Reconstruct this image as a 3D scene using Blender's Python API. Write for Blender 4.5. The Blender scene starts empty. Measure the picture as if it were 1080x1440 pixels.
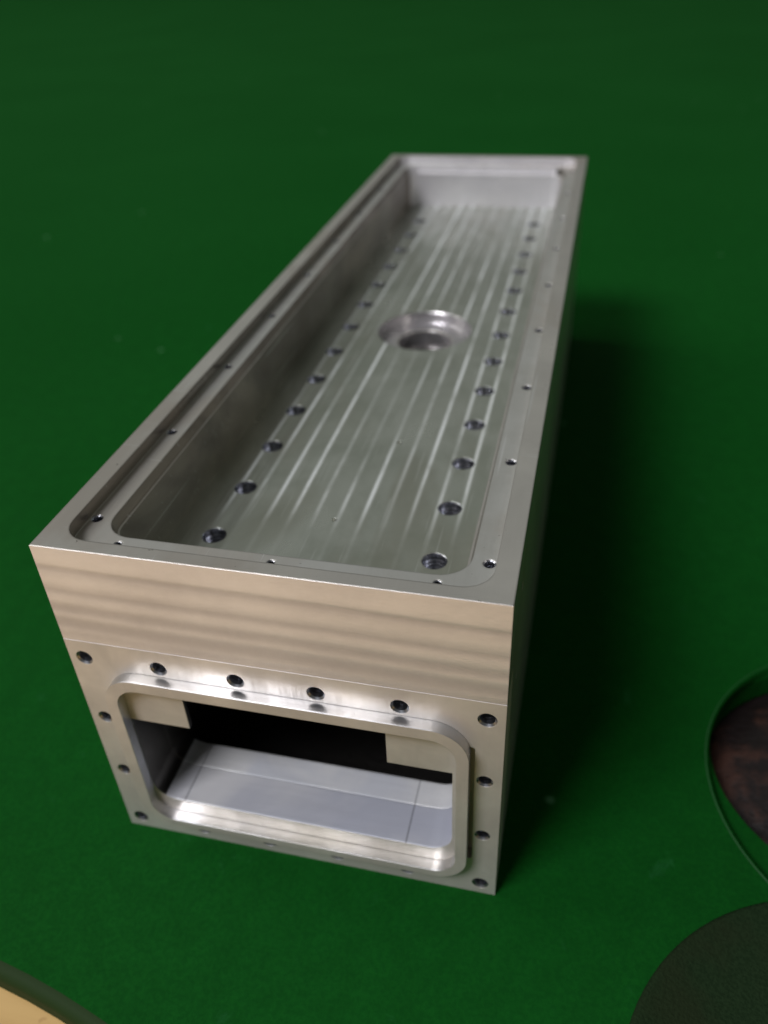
import bpy, bmesh, math, random
from mathutils import Vector, Matrix
random.seed(4)
scene = bpy.context.scene
S = 0.12                       # metres per unit: the housing is 1 unit (12 cm) wide
H, L = 0.972, 3.3687           # its height and length in units

# ------------------------------------------------------------------ camera
cam_d = bpy.data.cameras.new("camera")
cam = bpy.data.objects.new("camera", cam_d)
scene.collection.objects.link(cam)
scene.camera = cam
right = Vector((0.97182443, 0.23180457, -0.04270742))
down = Vector((0.10221197, -0.57771561, -0.80981318))
fwd = Vector((-0.21239113, 0.78263103, -0.58513134))
m = Matrix((right, -down, -fwd)).transposed().to_4x4()
m.translation = Vector((1.07272, -1.13298, 1.02864 + H)) * S
cam.matrix_world = m
cam_d.sensor_fit = 'VERTICAL'
cam_d.sensor_height = 24
cam_d.lens = 24 * 1165.55 / 1440
cam_d.clip_start = 0.005
cam_d.clip_end = 60
cam_d.dof.use_dof = True
cam_d.dof.focus_distance = 1.66 * S
cam_d.dof.aperture_fstop = 6.5

# ------------------------------------------------------------------ light
world = bpy.data.worlds.new("World")
scene.world = world
world.use_nodes = True
wn, wl = world.node_tree.nodes, world.node_tree.links
bg = wn["Background"]
tc = wn.new("ShaderNodeTexCoord")
sep = wn.new("ShaderNodeSeparateXYZ")
ramp = wn.new("ShaderNodeValToRGB")
mr = wn.new("ShaderNodeMapRange")
wl.new(tc.outputs["Generated"], sep.inputs[0])
wl.new(sep.outputs["Z"], mr.inputs["Value"])
mr.inputs["From Min"].default_value = -0.2
mr.inputs["From Max"].default_value = 1
e = ramp.color_ramp.elements
e[0].position = 0.0; e[0].color = (0.07, 0.06, 0.05, 1)
e[1].position = 1.0; e[1].color = (0.09, 0.09, 0.088, 1)
x = ramp.color_ramp.elements.new(0.35); x.color = (0.075, 0.082, 0.07, 1)
wl.new(mr.outputs[0], ramp.inputs[0])
wl.new(ramp.outputs[0], bg.inputs["Color"])
bg.inputs["Strength"].default_value = 1.0


def area(name, loc, target, size, power, color):
    d = bpy.data.lights.new(name, 'AREA')
    d.shape = 'RECTANGLE'; d.size, d.size_y = size[0] * S, size[1] * S
    d.energy = power; d.color = color
    o = bpy.data.objects.new(name, d)
    scene.collection.objects.link(o)
    o.location = Vector(loc) * S
    o.rotation_euler = (Vector(target) * S - o.location).to_track_quat('-Z', 'Y').to_euler()
    return o


area("window_light", (-36.0, -50.0, 76.0), (0.5, 4.0, 0.6), (36, 27), 1230.0, (0.98, 0.97, 1.0))
area("side_light", (-48.0, 4.0, 46.0), (0.0, 4.0, 0.0), (28, 24), 170.0, (1.0, 0.97, 0.92))
area("overhead_fill", (-4.0, 30.0, 19.0), (-4.0, 26.0, 0.0), (44, 32), 8.5, (0.94, 1.0, 0.90))  # added fill overhead, brightens the far table and the top faces

scene.view_settings.view_transform = 'Standard'
scene.view_settings.look = 'None'
scene.view_settings.exposure = 0
scene.view_settings.gamma = 1
scene.cycles.use_denoising = True
scene.cycles.max_bounces = 10


# ------------------------------------------------------------------ materials
class NT:
    def __init__(s, name):
        s.m = bpy.data.materials.new(name); s.m.use_nodes = True
        s.n, s.l = s.m.node_tree.nodes, s.m.node_tree.links
        s.b = s.n["Principled BSDF"]
        s.co = s.n.new("ShaderNodeTexCoord").outputs["Object"]

    def lk(s, a, b): s.l.new(a, b)

    def val(s, sock, v):
        if isinstance(v, (int, float, tuple)): sock.default_value = v
        else: s.lk(v, sock)

    def mapping(s, scale, loc=(0, 0, 0), rot=(0, 0, 0)):
        mp = s.n.new("ShaderNodeMapping")
        s.lk(s.co, mp.inputs[0])
        mp.inputs["Scale"].default_value = [k / S for k in scale]
        mp.inputs["Location"].default_value = loc
        mp.inputs["Rotation"].default_value = rot
        return mp.outputs[0]

    def noise(s, vec, scale=1, detail=3, rough=.5, dist=0):
        t = s.n.new("ShaderNodeTexNoise")
        s.lk(vec, t.inputs["Vector"])
        t.inputs["Scale"].default_value = scale; t.inputs["Detail"].default_value = detail
        t.inputs["Roughness"].default_value = rough; t.inputs["Distortion"].default_value = dist
        return t.outputs["Fac"]

    def math(s, op, a, b=0.0, c=0.0):
        t = s.n.new("ShaderNodeMath"); t.operation = op
        s.val(t.inputs[0], a); s.val(t.inputs[1], b)
        if len(t.inputs) > 2: s.val(t.inputs[2], c)
        return t.outputs[0]

    def rng(s, v, a, b, c, d, smooth=True):
        t = s.n.new("ShaderNodeMapRange")
        if smooth: t.interpolation_type = 'SMOOTHSTEP'
        s.val(t.inputs["Value"], v)
        for k, q in zip(("From Min", "From Max", "To Min", "To Max"), (a, b, c, d)): s.val(t.inputs[k], q)
        return t.outputs[0]

    def mix(s, f, a, b):
        t = s.n.new("ShaderNodeMix"); t.data_type = 'RGBA'
        s.val(t.inputs[0], f); s.val(t.inputs[6], a); s.val(t.inputs[7], b)
        return t.outputs[2]

    def bump(s, h, strength, dist, normal=None):
        t = s.n.new("ShaderNodeBump")
        t.inputs["Strength"].default_value = strength; t.inputs["Distance"].default_value = dist * S
        s.lk(h, t.inputs["Height"])
        if normal is not None: s.lk(normal, t.inputs["Normal"])
        return t.outputs[0]

    def bevel(s, r):
        t = s.n.new("ShaderNodeBevel"); t.samples = 4
        t.inputs["Radius"].default_value = r * S
        return t.outputs[0]

    def xyz(s):
        t = s.n.new("ShaderNodeSeparateXYZ"); s.lk(s.mapping((1, 1, 1)), t.inputs[0]); return t.outputs


ALU = (0.60, 0.59, 0.565, 1)
ALU_D = (0.47, 0.465, 0.44, 1)
ALU_L = (0.80, 0.80, 0.79, 1)


def metal(name, rough=.3, base=ALU, dark=ALU_D, grain=(6, 300, 300), metallic=1.0, cloud=3.0, bevel=.006, gs=.12, worn=False):
    t = NT(name)
    g = t.noise(t.mapping(grain), 1, 3, .6)
    c = t.noise(t.mapping((cloud, cloud, cloud)), 1, 4, .55, .4)
    col = t.mix(t.rng(c, .3, .7, 0, 1), base, dark)
    if worn:
        sc1 = t.rng(t.noise(t.mapping((70, 1.6, 70), (0, 0, 0), (0, 0, .12)), 1, 2, .4), .70, .735, 0, .5)
        sc2 = t.rng(t.noise(t.mapping((3, 160, 50), (3, 1, 0), (0, 0, .5)), 1, 2, .4), .72, .75, 0, .5)
        pit = t.rng(t.noise(t.mapping((55, 55, 55)), 1, 2, .5), .74, .78, 0, .7)
        stain = t.rng(t.noise(t.mapping((1.7, 1.1, 2), (5, 2, 1)), 1, 5, .65, .8), .48, .66, 0, .5)
        col = t.mix(stain, col, (0.50, 0.44, 0.38, 1))
        col = t.mix(sc1, col, (0.85, 0.86, 0.86, 1)); col = t.mix(sc2, col, (0.85, 0.86, 0.86, 1))
        col = t.mix(pit, col, (0.16, 0.15, 0.13, 1))
    t.lk(col, t.b.inputs["Base Color"])
    t.b.inputs["Metallic"].default_value = metallic
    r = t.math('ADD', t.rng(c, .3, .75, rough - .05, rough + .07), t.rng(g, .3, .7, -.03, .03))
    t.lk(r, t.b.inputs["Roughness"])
    n = t.bump(g, gs, .002, t.bevel(bevel) if bevel else None)
    t.lk(n, t.b.inputs["Normal"])
    return t


mat_body = metal("machined_aluminium", .34, base=(0.75, 0.72, 0.68, 1), dark=(0.60, 0.58, 0.545, 1), grain=(220, 5, 220), metallic=.85, worn=True).m
mat_shaded_wall = metal("shaded_wall_aluminium", .36, base=(0.30, 0.275, 0.245, 1), dark=(0.22, 0.20, 0.175, 1), grain=(40, 6, 200), worn=True).m  # left pocket wall, darkened in colour to stand in for its shade
mat_ledge = metal("ledge_aluminium", .40, base=(0.65, 0.65, 0.63, 1), dark=(0.54, 0.54, 0.51, 1), grain=(260, 4, 10), metallic=.8, cloud=7, worn=True).m
mat_shaded_chamfer = metal("shaded_chamfer_aluminium", .2, base=(0.45, 0.43, 0.38, 1), dark=(0.38, 0.36, 0.31, 1), grain=(60, 60, 60), bevel=0).m  # right-hand chamfer, darker base paints in its dark reflection
mat_shaded_inner = metal("shaded_inner_aluminium", .38, base=(0.20, 0.19, 0.18, 1), dark=(0.13, 0.125, 0.12, 1), grain=(60, 60, 60)).m  # tunnel walls and bore bottom, shade put into the darker base
mat_liner = metal("thread_aluminium", .28, base=(0.42, 0.43, 0.47, 1), dark=(0.30, 0.31, 0.35, 1), bevel=0, grain=(30, 30, 30)).m
mat_collar = metal("polished_aluminium", .36, base=(0.72, 0.74, 0.79, 1), grain=(5, 200, 200)).m
mat_bore = metal("turned_aluminium", .27, base=(0.62, 0.60, 0.62, 1), dark=(0.50, 0.49, 0.50, 1), grain=(3, 3, 260), metallic=.85).m

# front face: broad soft milling passes with faint arcs
t = NT("face_milled_aluminium")
X = t.xyz()
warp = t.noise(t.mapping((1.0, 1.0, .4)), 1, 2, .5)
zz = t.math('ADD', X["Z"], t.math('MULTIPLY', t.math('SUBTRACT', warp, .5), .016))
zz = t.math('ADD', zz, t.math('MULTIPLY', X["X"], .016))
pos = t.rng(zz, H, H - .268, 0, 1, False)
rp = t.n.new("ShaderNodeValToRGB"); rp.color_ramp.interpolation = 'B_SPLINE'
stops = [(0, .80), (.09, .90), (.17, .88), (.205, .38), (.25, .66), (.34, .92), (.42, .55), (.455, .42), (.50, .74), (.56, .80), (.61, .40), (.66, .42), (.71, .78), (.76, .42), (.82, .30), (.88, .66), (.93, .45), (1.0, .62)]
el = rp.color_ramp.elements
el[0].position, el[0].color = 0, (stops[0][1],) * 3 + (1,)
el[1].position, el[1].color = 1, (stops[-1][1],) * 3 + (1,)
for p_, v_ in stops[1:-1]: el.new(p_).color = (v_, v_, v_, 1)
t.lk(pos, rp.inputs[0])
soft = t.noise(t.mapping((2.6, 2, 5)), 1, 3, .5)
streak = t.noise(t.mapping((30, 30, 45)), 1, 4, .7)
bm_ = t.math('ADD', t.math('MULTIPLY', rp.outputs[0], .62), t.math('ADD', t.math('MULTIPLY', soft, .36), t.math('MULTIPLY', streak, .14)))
hatch = t.n.new("ShaderNodeTexWave"); hatch.wave_type = 'RINGS'; hatch.rings_direction = 'Y'
t.lk(t.mapping((1, 1, 1), (-.6, 0, .25)), hatch.inputs[0]); hatch.inputs["Scale"].default_value = 30
hatch.inputs["Distortion"].default_value = 6; hatch.inputs["Detail"].default_value = 4; hatch.inputs["Detail Scale"].default_value = 4
hm = t.rng(t.noise(t.mapping((4, 2, 9)), 1, 2), .45, .65, 0, 1)
fine = t.noise(t.mapping((140, 200, 220)), 1, 3, .7)
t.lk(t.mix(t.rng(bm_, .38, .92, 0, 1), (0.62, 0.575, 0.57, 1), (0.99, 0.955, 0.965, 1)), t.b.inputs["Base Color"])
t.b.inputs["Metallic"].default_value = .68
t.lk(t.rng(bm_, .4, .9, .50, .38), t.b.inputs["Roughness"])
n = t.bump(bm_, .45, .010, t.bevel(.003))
n = t.bump(t.math('MULTIPLY', hatch.outputs["Fac"], hm), .07, .003, n)
n = t.bump(fine, .12, .003, n)
t.lk(n, t.b.inputs["Normal"])
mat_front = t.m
t = metal("flange_aluminium", .47, base=(0.79, 0.74, 0.69, 1), dark=(0.58, 0.54, 0.50, 1), grain=(120, 120, 12), cloud=4.5, metallic=.6, bevel=.002)
mat_flange = t.m

# cavity floor: long tool paths with bright scratch lines
t = NT("pocket_milled_aluminium")
X = t.xyz()
wob = t.math('MULTIPLY', t.noise(t.mapping((2.5, 1.6, 1)), 1, 3), .006)
u = t.math('DIVIDE', t.math('ADD', X["X"], wob), .0613)
fr = t.math('FRACT', t.math('ADD', u, .18))
d = t.math('ABSOLUTE', t.math('SUBTRACT', fr, .5))
line = t.rng(d, 0.0, .16, 1, 0)
halo = t.rng(d, 0.05, .5, 1, 0)
amp = t.rng(t.noise(t.mapping((9, .9, 1)), 1, 2), .30, .60, .2, 1.0)
ends = t.rng(X["Y"], .40, .62, .12, 1.0)
fade = t.rng(t.noise(t.mapping((11, 3.5, 1)), 1, 4, .6), .34, .56, .35, 1)
inx = t.math('MULTIPLY', t.rng(X["X"], .14, .22, .1, 1), t.rng(X["X"], .80, .86, 1, .3))
mask = t.math('MULTIPLY', t.math('MULTIPLY', line, amp), t.math('MULTIPLY', t.math('MULTIPLY', ends, fade), inx))
grain = t.noise(t.mapping((260, 8, 1)), 1, 3, .6)
cloud = t.noise(t.mapping((4, 3, 3)), 1, 4, .6, .5)
smudge = t.rng(t.noise(t.mapping((2.5, 1.2, 1)), 1, 3, .6, 1.0), .45, .7, 0, 1)
base = t.mix(t.rng(cloud, .3, .7, 0, 1), (0.56, 0.585, 0.535, 1), (0.40, 0.43, 0.375, 1))
base = t.mix(t.math('MULTIPLY', smudge, .55), base, (0.36, 0.36, 0.295, 1))
sc_ = t.rng(t.noise(t.mapping((150, 3.5, 1), (0, 0, 0), (0, 0, .06)), 1, 2, .4), .66, .70, 0, .35)
base = t.mix(sc_, base, (0.8, 0.82, 0.8, 1))
base = t.mix(t.math('MULTIPLY', mask, .75), base, (0.84, 0.88, 0.90, 1))
t.lk(base, t.b.inputs["Base Color"])
t.lk(t.math('SUBTRACT', .88, t.math('MULTIPLY', mask, .38)), t.b.inputs["Metallic"])
t.lk(t.math('ADD', t.rng(cloud, .3, .7, .27, .36), t.math('MULTIPLY', mask, .28)), t.b.inputs["Roughness"])
n = t.bump(halo, .25, .0035, t.bevel(.003))
n = t.bump(grain, .14, .002, n)
t.lk(n, t.b.inputs["Normal"])
mat_floor = t.m

# bright tunnel floor metal
t = metal("bright_aluminium", .45, base=(0.90, 0.90, 0.93, 1), dark=(0.54, 0.56, 0.65, 1), grain=(8, 120, 8), cloud=2.6, metallic=.5)
X = t.xyz()
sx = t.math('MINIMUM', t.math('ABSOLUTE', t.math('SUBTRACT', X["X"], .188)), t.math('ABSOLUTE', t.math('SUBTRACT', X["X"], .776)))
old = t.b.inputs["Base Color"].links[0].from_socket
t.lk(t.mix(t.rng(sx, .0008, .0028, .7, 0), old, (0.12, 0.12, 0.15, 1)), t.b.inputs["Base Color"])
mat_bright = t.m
t = metal("bright_milled_aluminium", .5, base=(0.88, 0.885, 0.90, 1), dark=(0.66, 0.68, 0.74, 1), grain=(8, 90, 8), cloud=5, metallic=.48)
old = t.b.inputs["Base Color"].links[0].from_socket
X = t.xyz()
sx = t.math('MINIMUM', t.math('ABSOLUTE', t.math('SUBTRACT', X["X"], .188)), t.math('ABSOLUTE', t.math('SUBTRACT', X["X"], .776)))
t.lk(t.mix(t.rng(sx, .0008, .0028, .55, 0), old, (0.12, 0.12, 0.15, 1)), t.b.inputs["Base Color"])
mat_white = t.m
mat_lit_end = metal("lit_end_wall_aluminium", .42, base=(0.74, 0.72, 0.75, 1), dark=(0.56, 0.545, 0.58, 1), grain=(200, 10, 10), cloud=3, metallic=.55).m  # far pocket wall, paler lilac base paints in the light on it

# green table
t = NT("green_painted_board")
c1 = t.noise(t.mapping((.5, .5, .5)), 1, 3, .5)
c2 = t.noise(t.mapping((75, 75, 75)), 1, 4, .7)
vor = t.n.new("ShaderNodeTexVoronoi"); t.lk(t.mapping((2.6, 2.6, 2.6)), vor.inputs[0]); vor.inputs["Scale"].default_value = 1
speck = t.rng(vor.outputs["Distance"], .012, .06, 1, 0)
speck = t.math('MULTIPLY', speck, t.rng(t.noise(t.mapping((3, 3, 3)), 1, 2), .35, .65, 0, .8))
smear = t.math('MULTIPLY', t.rng(t.noise(t.mapping((9, 9, 9)), 1, 5, .7, .4), .62, .80, 0, 1), .25)
g = t.mix(t.rng(c1, .3, .7, 0, 1), (0.0034, 0.061, 0.0066, 1), (0.0046, 0.069, 0.0084, 1))
g = t.mix(t.rng(c2, .38, .62, 0, .6), g, (0.0025, 0.046, 0.006, 1))
g = t.mix(t.rng(t.noise(t.mapping((14, 14, 14)), 1, 4, .65), .35, .65, 0, .28), g, (0.0022, 0.036, 0.0045, 1))
g = t.mix(smear, g, (0.03, 0.16, 0.06, 1))
g = t.mix(speck, g, (0.12, 0.30, 0.15, 1))
t.lk(g, t.b.inputs["Base Color"])
t.b.inputs["Roughness"].default_value = .7
t.b.inputs["Specular IOR Level"].default_value = .03
t.lk(t.bump(c2, .3, .004), t.b.inputs["Normal"])
mat_green = t.m
t = NT("olive_edge")
t.b.inputs["Base Color"].default_value = (0.012, 0.030, 0.006, 1); t.b.inputs["Roughness"].default_value = .7
t.b.inputs["Specular IOR Level"].default_value = .15
mat_olive = t.m
t = NT("worn_green_rim")
t.b.inputs["Base Color"].default_value = (0.008, 0.062, 0.014, 1); t.b.inputs["Roughness"].default_value = .6
mat_rim = t.m
t = NT("olive_green_felt")
c2 = t.noise(t.mapping((150, 150, 150)), 1, 3)
c1 = t.noise(t.mapping((6, 6, 6)), 1, 4)
g = t.mix(t.rng(c2, .35, .65, 0, 1), (0.007, 0.018, 0.006, 1), (0.011, 0.025, 0.009, 1))
g = t.mix(t.rng(c1, .4, .7, 0, .6), g, (0.013, 0.018, 0.007, 1))
t.lk(g, t.b.inputs["Base Color"]); t.b.inputs["Roughness"].default_value = .85
t.b.inputs["Specular IOR Level"].default_value = .1
t.lk(t.bump(c2, .5, .006), t.b.inputs["Normal"])
mat_felt = t.m
t = NT("yellow_wood")
c1 = t.noise(t.mapping((2, 14, 2)), 1, 4)
vor = t.noise(t.mapping((22, 22, 22)), 1, 2)
g = t.mix(t.rng(c1, .3, .7, 0, 1), (0.46, 0.29, 0.10, 1), (0.54, 0.35, 0.13, 1))
g = t.mix(t.rng(vor, .66, .72, 0, .4), g, (0.30, 0.16, 0.05, 1))
t.lk(g, t.b.inputs["Base Color"]); t.b.inputs["Roughness"].default_value = .45
mat_wood = t.m
t = NT("dark_brown_leather")
c1 = t.noise(t.mapping((5, 5, 5)), 1, 5, .65)
g = t.mix(t.rng(c1, .45, .62, 0, 1), (0.006, 0.003, 0.003, 1), (0.045, 0.018, 0.012, 1))
t.lk(g, t.b.inputs["Base Color"]); t.b.inputs["Roughness"].default_value = .5
t.lk(t.bump(c1, .6, .03), t.b.inputs["Normal"])
mat_brown = t.m


# ------------------------------------------------------------------ mesh helpers
def V(x, y, z): return Vector((x * S, y * S, (z + H) * S))


def rrect(x0, x1, y0, y1, r, seg=8):
    """rounded rectangle outline, r one number or four (lower-left, lower-right, upper-right, upper-left)"""
    if not isinstance(r, (tuple, list)): r = (r,) * 4
    out = []
    for (cx, cy, a, q) in ((x0, y0, 180, r[0]), (x1, y0, 270, r[1]), (x1, y1, 0, r[2]), (x0, y1, 90, r[3])):
        sx = 1 if cx == x0 else -1; sy = 1 if cy == y0 else -1
        if q <= 0: out.append((cx, cy)); continue
        for k in range(seg + 1):
            an = math.radians(a + 90 * k / seg)
            out.append((cx + sx * q + q * math.cos(an), cy + sy * q + q * math.sin(an)))
    return out


def circle(cx, cy, r, seg=32): return [(cx + r * math.cos(2 * math.pi * k / seg), cy + r * math.sin(2 * math.pi * k / seg)) for k in range(seg)]


def prism(bm, pts, a, b, axis='z'):
    def P(u, v, w): return V(u, v, w) if axis == 'z' else (V(u, w, v) if axis == 'y' else V(w, u, v))
    lo = [bm.verts.new(P(u, v, a)) for u, v in pts]
    hi = [bm.verts.new(P(u, v, b)) for u, v in pts]
    n = len(pts)
    bm.faces.new(lo); bm.faces.new(hi)
    for i in range(n): bm.faces.new((lo[i], lo[(i + 1) % n], hi[(i + 1) % n], hi[i]))


def mesh(bm, name):
    bmesh.ops.recalc_face_normals(bm, faces=bm.faces)
    me = bpy.data.meshes.new(name); bm.to_mesh(me); bm.free(); return me


def new(): return bmesh.new()


def shape(*items):
    bm = new()
    for it in items: prism(bm, *it)
    return bm


def link(name, me, mat, parent=None):
    o = bpy.data.objects.new(name, me)
    scene.collection.objects.link(o)
    if mat is not None and not me.materials: me.materials.append(mat)
    if parent is not None: o.parent = parent; o.location = -parent.location
    return o


def carve(bm, name, cuts):
    """boolean difference of bm with each bmesh of cuts in turn; returns a mesh"""
    me = mesh(bm, name)
    for c in cuts:
        o = bpy.data.objects.new("tmp_a", me); q = bpy.data.objects.new("tmp_b", mesh(c, "cut"))
        scene.collection.objects.link(o); scene.collection.objects.link(q)
        md = o.modifiers.new("b", 'BOOLEAN'); md.object = q; md.operation = 'DIFFERENCE'; md.solver = 'EXACT'
        dg = bpy.context.evaluated_depsgraph_get()
        me2 = bpy.data.meshes.new_from_object(o.evaluated_get(dg))
        qm = q.data
        bpy.data.objects.remove(o); bpy.data.objects.remove(q)
        bpy.data.meshes.remove(me); bpy.data.meshes.remove(qm)
        me = me2
    me.name = name
    return me


def smooth(me, deg=35):
    me.shade_smooth() if hasattr(me, "shade_smooth") else None
    bm = bmesh.new(); bm.from_mesh(me)
    for f in bm.faces: f.smooth = True
    for e in bm.edges:
        e.smooth = not (len(e.link_faces) == 2 and e.calc_face_angle(0) > math.radians(deg))
    bm.to_mesh(me); bm.free()


def liner(name, r, depth, pitch, chamfer, seg=28, thread=.1, closed=True):
    """a hole's threaded inner wall with its bottom, mouth at the origin, axis going down -z"""
    bm = new()
    prof = [(r * .999, -.0008), (r - chamfer, -chamfer)]
    zc = -chamfer; k = 0
    while zc > -depth:
        prof.append(((r - chamfer) * (1 - thread), zc - pitch * .5))
        prof.append((r - chamfer, zc - pitch)); zc -= pitch
    prof.append((r - chamfer, zc - pitch))
    rings = []
    for i, (rr, z) in enumerate(prof):
        ring = []
        for s in range(seg):
            a = 2 * math.pi * s / seg
            hel = -pitch * s / seg if (1 < i < len(prof) - 1 and pitch > 0) else 0
            ring.append(bm.verts.new(Vector((rr * math.cos(a), rr * math.sin(a), z + hel)) * S))
        rings.append(ring)
    for a, b in zip(rings, rings[1:]):
        for s in range(seg): bm.faces.new((a[s], a[(s + 1) % seg], b[(s + 1) % seg], b[s]))
    if closed: tip = bm.verts.new(Vector((0, 0, prof[-1][1] - r * .5)) * S)
    for s in range(seg if closed else 0): bm.faces.new((rings[-1][s], rings[-1][(s + 1) % seg], tip))
    for f in bm.faces:
        f.normal_update()
        if f.normal.dot(f.calc_center_median() - Vector((0, 0, f.calc_center_median().z))) > 0: f.normal_flip()
    me = bpy.data.meshes.new(name); bm.to_mesh(me); bm.free()
    return me


# ------------------------------------------------------------------ the setting
def table_outline():
    edge = [(-60, 14.0), (-6, .95), (-.9, -.24), (-.14, -.409), (-.05, -.424), (.04, -.443), (.12, -.463), (.175, -.478), (.6, -.60), (2.5, -1.2), (60, -20)]
    return edge + [(60, 70), (-60, 70)]


HC, HR = (2.064, .514), .530
bm = new()
outl = table_outline()
top = [bm.verts.new(V(x, y, -H)) for x, y in outl]
hole = [bm.verts.new(V(x, y, -H)) for x, y in circle(*HC, HR, 72)]
edges = [bm.edges.new((a, b)) for a, b in zip(top, top[1:] + top[:1])] + [bm.edges.new((a, b)) for a, b in zip(hole, hole[1:] + hole[:1])]
bmesh.ops.triangle_fill(bm, use_beauty=True, use_dissolve=False, edges=edges)
for f in bm.faces:
    f.normal_update()
    if f.normal.z < 0: f.normal_flip()
# hole wall: small raised bead, drop, green shelf
prof = [(HR, 0), (HR - .003, .0018), (HR - .007, .0015), (HR - .010, -.003), (HR - .012, -.035)]
prev = None
for k, (r_, dz) in enumerate(prof):
    ring = hole if k == 0 else [bm.verts.new(V(x, y, -H + dz)) for x, y in circle(*HC, r_, 72)]
    if prev:
        for a in range(72):
            f = bm.faces.new((prev[a], prev[(a + 1) % 72], ring[(a + 1) % 72], ring[a])); f.smooth = True
            if k < 2: f.material_index = 1
    prev = ring
inner = [bm.verts.new(V(HC[0] + .505 * math.cos(2 * math.pi * k / 72), HC[1] + .075 + .425 * math.sin(2 * math.pi * k / 72), -H - .04)) for k in range(72)]
for a in range(72): bm.faces.new((prev[a], prev[(a + 1) % 72], inner[(a + 1) % 72], inner[a]))
low = [bm.verts.new(v.co - Vector((0, 0, .08 * S))) for v in inner]
for a in range(72): bm.faces.new((inner[a], inner[(a + 1) % 72], low[(a + 1) % 72], low[a]))
me = bpy.data.meshes.new("table_top"); bm.to_mesh(me); bm.free()
me.materials.append(mat_green); me.materials.append(mat_rim)
tt = link("table_top", me, None); tt["kind"] = "structure"
# rounded olive edge of the board, front left
bm = new()
edge = outl[:11]
prev = None
for k in range(7):
    a = math.radians(90 * k / 6)
    off, dz = .030 * math.sin(a), -.030 * (1 - math.cos(a))
    ring = []
    for (x, y) in edge: ring.append(bm.verts.new(V(x - off * .22, y - off, -H + dz - .0003)))
    if prev:
        for i in range(len(ring) - 1): bm.faces.new((prev[i], prev[i + 1], ring[i + 1], ring[i])).smooth = True
    prev = ring
ring = [bm.verts.new(v.co + Vector((0, 0, -.05 * S))) for v in prev]
for i in range(len(ring) - 1): bm.faces.new((prev[i], prev[i + 1], ring[i + 1], ring[i]))
o = link("table_edge", mesh(bm, "table_edge"), mat_olive); o["kind"] = "structure"
bm = new()
vs = [bm.verts.new(V(x, y, -H - .075)) for x, y in ((-12, -9), (12, -9), (12, -1.3), (.6, -.5), (-.3, -.3), (-12, 2.4))]
bm.faces.new(vs)
bmesh.ops.subdivide_edges(bm, edges=bm.edges[:], cuts=0)
o = link("wooden_floor", mesh(bm, "wooden_floor"), mat_wood); o["kind"] = "structure"
bm = new()
bmesh.ops.create_uvsphere(bm, u_segments=48, v_segments=20, radius=.62 * S)
for v in bm.verts:
    v.co.z *= .16
    v.co.z += .006 * S * math.sin(v.co.x / S * 11 + 1) * math.cos(v.co.y / S * 9)
    v.co += V(HC[0] + .1, HC[1] + .14, -H - .19)
for f in bm.faces: f.smooth = True
o = link("leather_cushion", mesh(bm, "leather_cushion"), mat_brown)
o["label"] = "dark brown leather cushion seen through the round hole in the green table"; o["category"] = "cushion"

# round mat, lower right
MC, MR = (1.8516, -.3997), .5529
bm = new()
prof = [(0, .016), (MR - .02, .016), (MR - .012, .020), (MR - .004, .018), (MR, .011), (MR, .0006)]
prev = None
for r_, dz in prof:
    ring = [bm.verts.new(V(x, y, -H + dz)) for x, y in circle(*MC, max(r_, .001), 96)]
    if prev is None: bm.faces.new(ring)
    else:
        for a in range(96): bm.faces.new((prev[a], prev[(a + 1) % 96], ring[(a + 1) % 96], ring[a])).smooth = True
    prev = ring
o = link("round_mat", mesh(bm, "round_mat"), mat_felt)
o["label"] = "thin round olive green mat lying on the table near the round hole"; o["category"] = "mat"

# ------------------------------------------------------------------ the housing
root = bpy.data.objects.new("machined_housing", None)
scene.collection.objects.link(root)
root.location = V(.5, L / 2, -H)
root["label"] = "long silver machined aluminium housing with open top pocket and flanged end opening"
root["category"] = "metal housing"
root.empty_display_size = .02

ZL, ZS, ZF, ZC = -.034, -.056, -.225, -.37      # ledge, inner step, pocket floor, tunnel ceiling
TF = -.818                                       # tunnel floor
FT = .11                                         # flange thickness
floor_holes = [(sx, .3715 + .2181 * i) for sx in (.2177, 1 - .2177) for i in range(13)]
ledge_holes = [(sx, .1529 + .38285 * i) for sx in (.0635, 1 - .0635) for i in range(9)]
end_holes = [(sx, yy) for yy in (.0765, L - .0765) for sx in (.155, .5, .845)]
RF, RL, RE, RH, RS = .0315, .0135, .009, .0205, .0185
top_xs = [.0382 + (1 - .0764) * i / 5 for i in range(6)]
flange_holes = [(x_, -.3213, RH) for x_ in top_xs] + [(x_, -.3213 - .2029 * 3, RH) for x_ in top_xs] + \
    [(x_, -.3213 - .2029 * k, RS) for x_ in (top_xs[0], top_xs[5]) for k in (1, 2)]
side_holes = [(.245 + .405 * k, z_) for k in range(8) for z_ in (-.158, -.434)]

BORE = (.5, L / 2)
body = shape((rrect(0, 1, 0, L, 0), -H, 0))
c_recess = shape((rrect(.046, .954, .036, L - .036, .062), ZL, .1))
c_step = new()
lo_ = rrect(.1060, .8940, .1075, L - .1075, .062); hi_ = rrect(.098, .902, .101, L - .101, .068)
a_ = [c_step.verts.new(V(x, y, ZS - .004)) for x, y in lo_]; a2_ = [c_step.verts.new(V(x, y, ZL + .001)) for x, y in hi_]; b_ = [c_step.verts.new(V(x, y, .1)) for x, y in hi_]
c_step.faces.new(a_); c_step.faces.new(b_)
for i_ in range(len(a_)):
    j_ = (i_ + 1) % len(a_)
    c_step.faces.new((a_[i_], a_[j_], a2_[j_], a2_[i_])); c_step.faces.new((a2_[i_], a2_[j_], b_[j_], b_[i_]))
c_cav = shape((rrect(.111, .889, .111, L - .111, .060), ZF - .012, .1))
c_flange = shape((rrect(-.1, 1.1, -.1, FT, 0), -H - .1, -.268))
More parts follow.
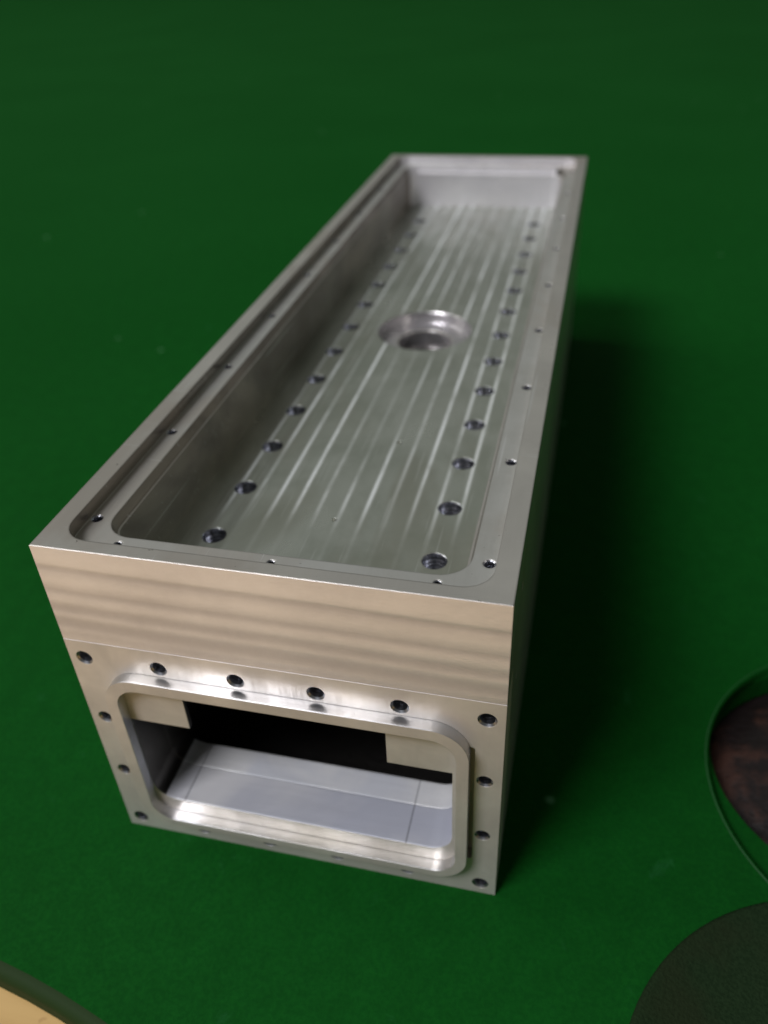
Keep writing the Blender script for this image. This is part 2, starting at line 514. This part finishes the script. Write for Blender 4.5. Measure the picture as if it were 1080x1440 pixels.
c_tun = shape((rrect(.11, .89, TF, ZC, (.06, .06, .02, .02)), -.1, L - .12, 'y'))
c_bottom = shape((rrect(.105, .895, .185, L - .13, 0), -.955, TF + .05))
c_holes = new()
for x_, y_ in ledge_holes: prism(c_holes, circle(x_, y_, RL, 28), ZL - .075, ZL + .01)
for x_, y_ in end_holes: prism(c_holes, circle(x_, y_, RE, 20), ZL - .05, ZL + .01)
for y_, z_ in side_holes: prism(c_holes, circle(y_, z_, .012, 16), .93, 1.05, 'x')
c_bore = new()
c_bore2 = new()
prism(c_bore2, circle(*BORE, .172, 64), -.27, ZF + .02)
prism(c_bore, circle(*BORE, .1004, 64), -.36, -.262)
c_bore3 = shape((circle(*BORE, .150, 64), -.6, -.345))
c_fh = new()
for x_, y_ in floor_holes: prism(c_fh, circle(x_, y_, RF, 28), -.45, -.20)
body_me = carve(body, "body", [c_recess, c_step, c_cav, c_flange, c_tun, c_bottom, c_bore3, c_bore, c_bore2, c_fh, c_holes])
body_me.materials.clear()
body_me.materials.append(mat_body); body_me.materials.append(mat_front); body_me.materials.append(mat_bright); body_me.materials.append(mat_ledge); body_me.materials.append(mat_shaded_inner); body_me.materials.append(mat_shaded_chamfer); body_me.materials.append(mat_shaded_wall); body_me.materials.append(mat_lit_end); body_me.materials.append(mat_white)
smooth(body_me, 30)
for p_ in body_me.polygons:
    c = p_.center / S; nrm = p_.normal
    p_.material_index = 0
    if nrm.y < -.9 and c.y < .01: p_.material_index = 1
    elif nrm.z > .9 and abs(c.z - H - ZL) < .002: p_.material_index = 3
    elif .2 < nrm.z < .9 and c.z > H + ZF and nrm.x < -.3: p_.material_index = 5
    elif nrm.y < -.5 and c.y > L - .2: p_.material_index = 7
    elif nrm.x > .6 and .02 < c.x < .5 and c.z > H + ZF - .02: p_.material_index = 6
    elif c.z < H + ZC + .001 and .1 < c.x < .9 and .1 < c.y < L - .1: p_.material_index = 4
    
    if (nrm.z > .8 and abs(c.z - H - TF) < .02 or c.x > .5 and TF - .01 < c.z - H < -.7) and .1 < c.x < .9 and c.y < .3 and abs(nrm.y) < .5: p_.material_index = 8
link("body", body_me, None, root)

# pocket floor
pf = shape((rrect(.1085, .8915, .1085, L - .1085, .062), ZF - .03, ZF))
cb = new(); prism(cb, circle(*BORE, .1722, 64), -.4, -.1)
cf = new()
for x_, y_ in floor_holes: prism(cf, circle(x_, y_, RF, 28), -.345, -.20)
small_holes = [(.58, .89), (.5, .489)]
for x_, y_ in small_holes: prism(cf, circle(x_, y_, .0075, 14), ZF - .02, -.20)
pf_me = carve(pf, "pocket_floor", [cb, cf])
pf_me.materials.clear(); pf_me.materials.append(mat_floor)
smooth(pf_me, 30)
link("pocket_floor", pf_me, None, root)

# counterbore lining in the pocket floor: a turned ring
bm = new()
prof = [(.1721, ZF - .0004), (.170, ZF - .003), (.170, -.2665), (.168, -.2692), (.106, -.2692), (.1, -.274), (.1, -.340), (.076, -.341)]
prev = None
for r_, z_ in prof:
    ring = [bm.verts.new(V(x, y, z_)) for x, y in circle(*BORE, r_, 96)]
    if prev:
        for a in range(96): bm.faces.new((prev[a], prev[(a + 1) % 96], ring[(a + 1) % 96], ring[a]))
    prev = ring
me = bpy.data.meshes.new("counterbore"); 
bm.faces.ensure_lookup_table()
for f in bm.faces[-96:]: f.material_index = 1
bm.to_mesh(me); bm.free(); me.materials.append(mat_bore); me.materials.append(mat_shaded_inner)
smooth(me, 25)
link("counterbore", me, None, root)

# flange plate at the near end
fl = shape((rrect(0, 1, -H, -.26805, 0), -.0003, FT, 'y'))
cT1 = shape((rrect(.11, .89, TF, -.515, (.06, .06, 0, 0)), -.1, .3, 'y'))
cT2 = shape((rrect(.262, .742, -.55, ZC - .005, 0), -.1, .3, 'y'))
cB = shape((rrect(.11, .89, -.7, ZC, (0, 0, .02, .02)), .014, .3, 'y'))
cO = shape((rrect(.109, .903, -.866, -.377, .061), -.1, .0, 'y'))
cH = new()
for x_, z_, r_ in flange_holes: prism(cH, circle(x_, z_, r_, 28), -.05, .085, 'y')
cG = shape((rrect(.922, .9385, -.83, -.415, .0075, 6), -.05, .028, 'y'))  # slot added to shape the dark strip of shade beside the collar
fl_me = carve(fl, "flange", [cG, cT1, cT2, cB, cO, cH])
fl_me.materials.clear(); fl_me.materials.append(mat_flange); fl_me.materials.append(mat_bright); fl_me.materials.append(mat_shaded_inner)
smooth(fl_me, 30)
for p_ in fl_me.polygons:
    c = p_.center / S
    if abs(p_.normal.y) < .3 and c.y > .002 and .1 < c.x < .9: p_.material_index = 1 if p_.normal.z > .8 or (c.x > .5 and c.z < H - .70) else 2  # walls carry the painted shade; floor and right-hand curve keep the bright metal
link("flange", fl_me, None, root)

# collar standing proud around the opening
co = shape((rrect(.080, .9295, -.8875, -.347, .085, 12), -.030, -.0005, 'y'))
ci = shape((rrect(.110, .902, -.865, -.378, .060, 12), -.1, .1, 'y'))
co_me = carve(co, "collar", [ci])
co_me.materials.clear(); co_me.materials.append(mat_flange); co_me.materials.append(mat_collar)
smooth(co_me, 30)
for p_ in co_me.polygons:
    if abs(p_.normal.y) < .5: p_.material_index = 1
link("collar", co_me, None, root)


def put(name, me, loc, rot=(0, 0, 0)):
    o = bpy.data.objects.new(name, me); scene.collection.objects.link(o)
    o.parent = root; o.location = V(*loc) - root.location; o.rotation_euler = rot
    return o


lf = liner("threaded_hole", RF, .128, .0115, .0020, 32, .085, False); lf.materials.append(mat_liner)
ll = liner("screw_hole", RL, .06, .0075, .0028, 20); ll.materials.append(mat_liner)
le = liner("dowel_hole", RE, .03, .03, .002, 16, .02); le.materials.append(mat_liner)
lh = liner("flange_hole", RH, .08, .008, .0045, 28, .06); lh.materials.append(mat_liner)
lh2 = liner("flange_hole", RS, .08, .008, .0045, 28, .06); lh2.materials.append(mat_liner)
ls = liner("side_hole", .012, .04, .006, .002, 16); ls.materials.append(mat_liner)
for x_, y_ in floor_holes: put("threaded_hole", lf, (x_, y_, ZF))
for x_, y_ in ledge_holes: put("screw_hole", ll, (x_, y_, ZL))
for x_, y_ in end_holes: put("dowel_hole", le, (x_, y_, ZL))
for x_, z_, r_ in flange_holes: put("flange_hole", lh if r_ == RH else lh2, (x_, -.0003, z_), (math.radians(90), 0, 0))
for y_, z_ in side_holes: put("side_hole", ls, (1, y_, z_), (0, math.radians(90), 0))
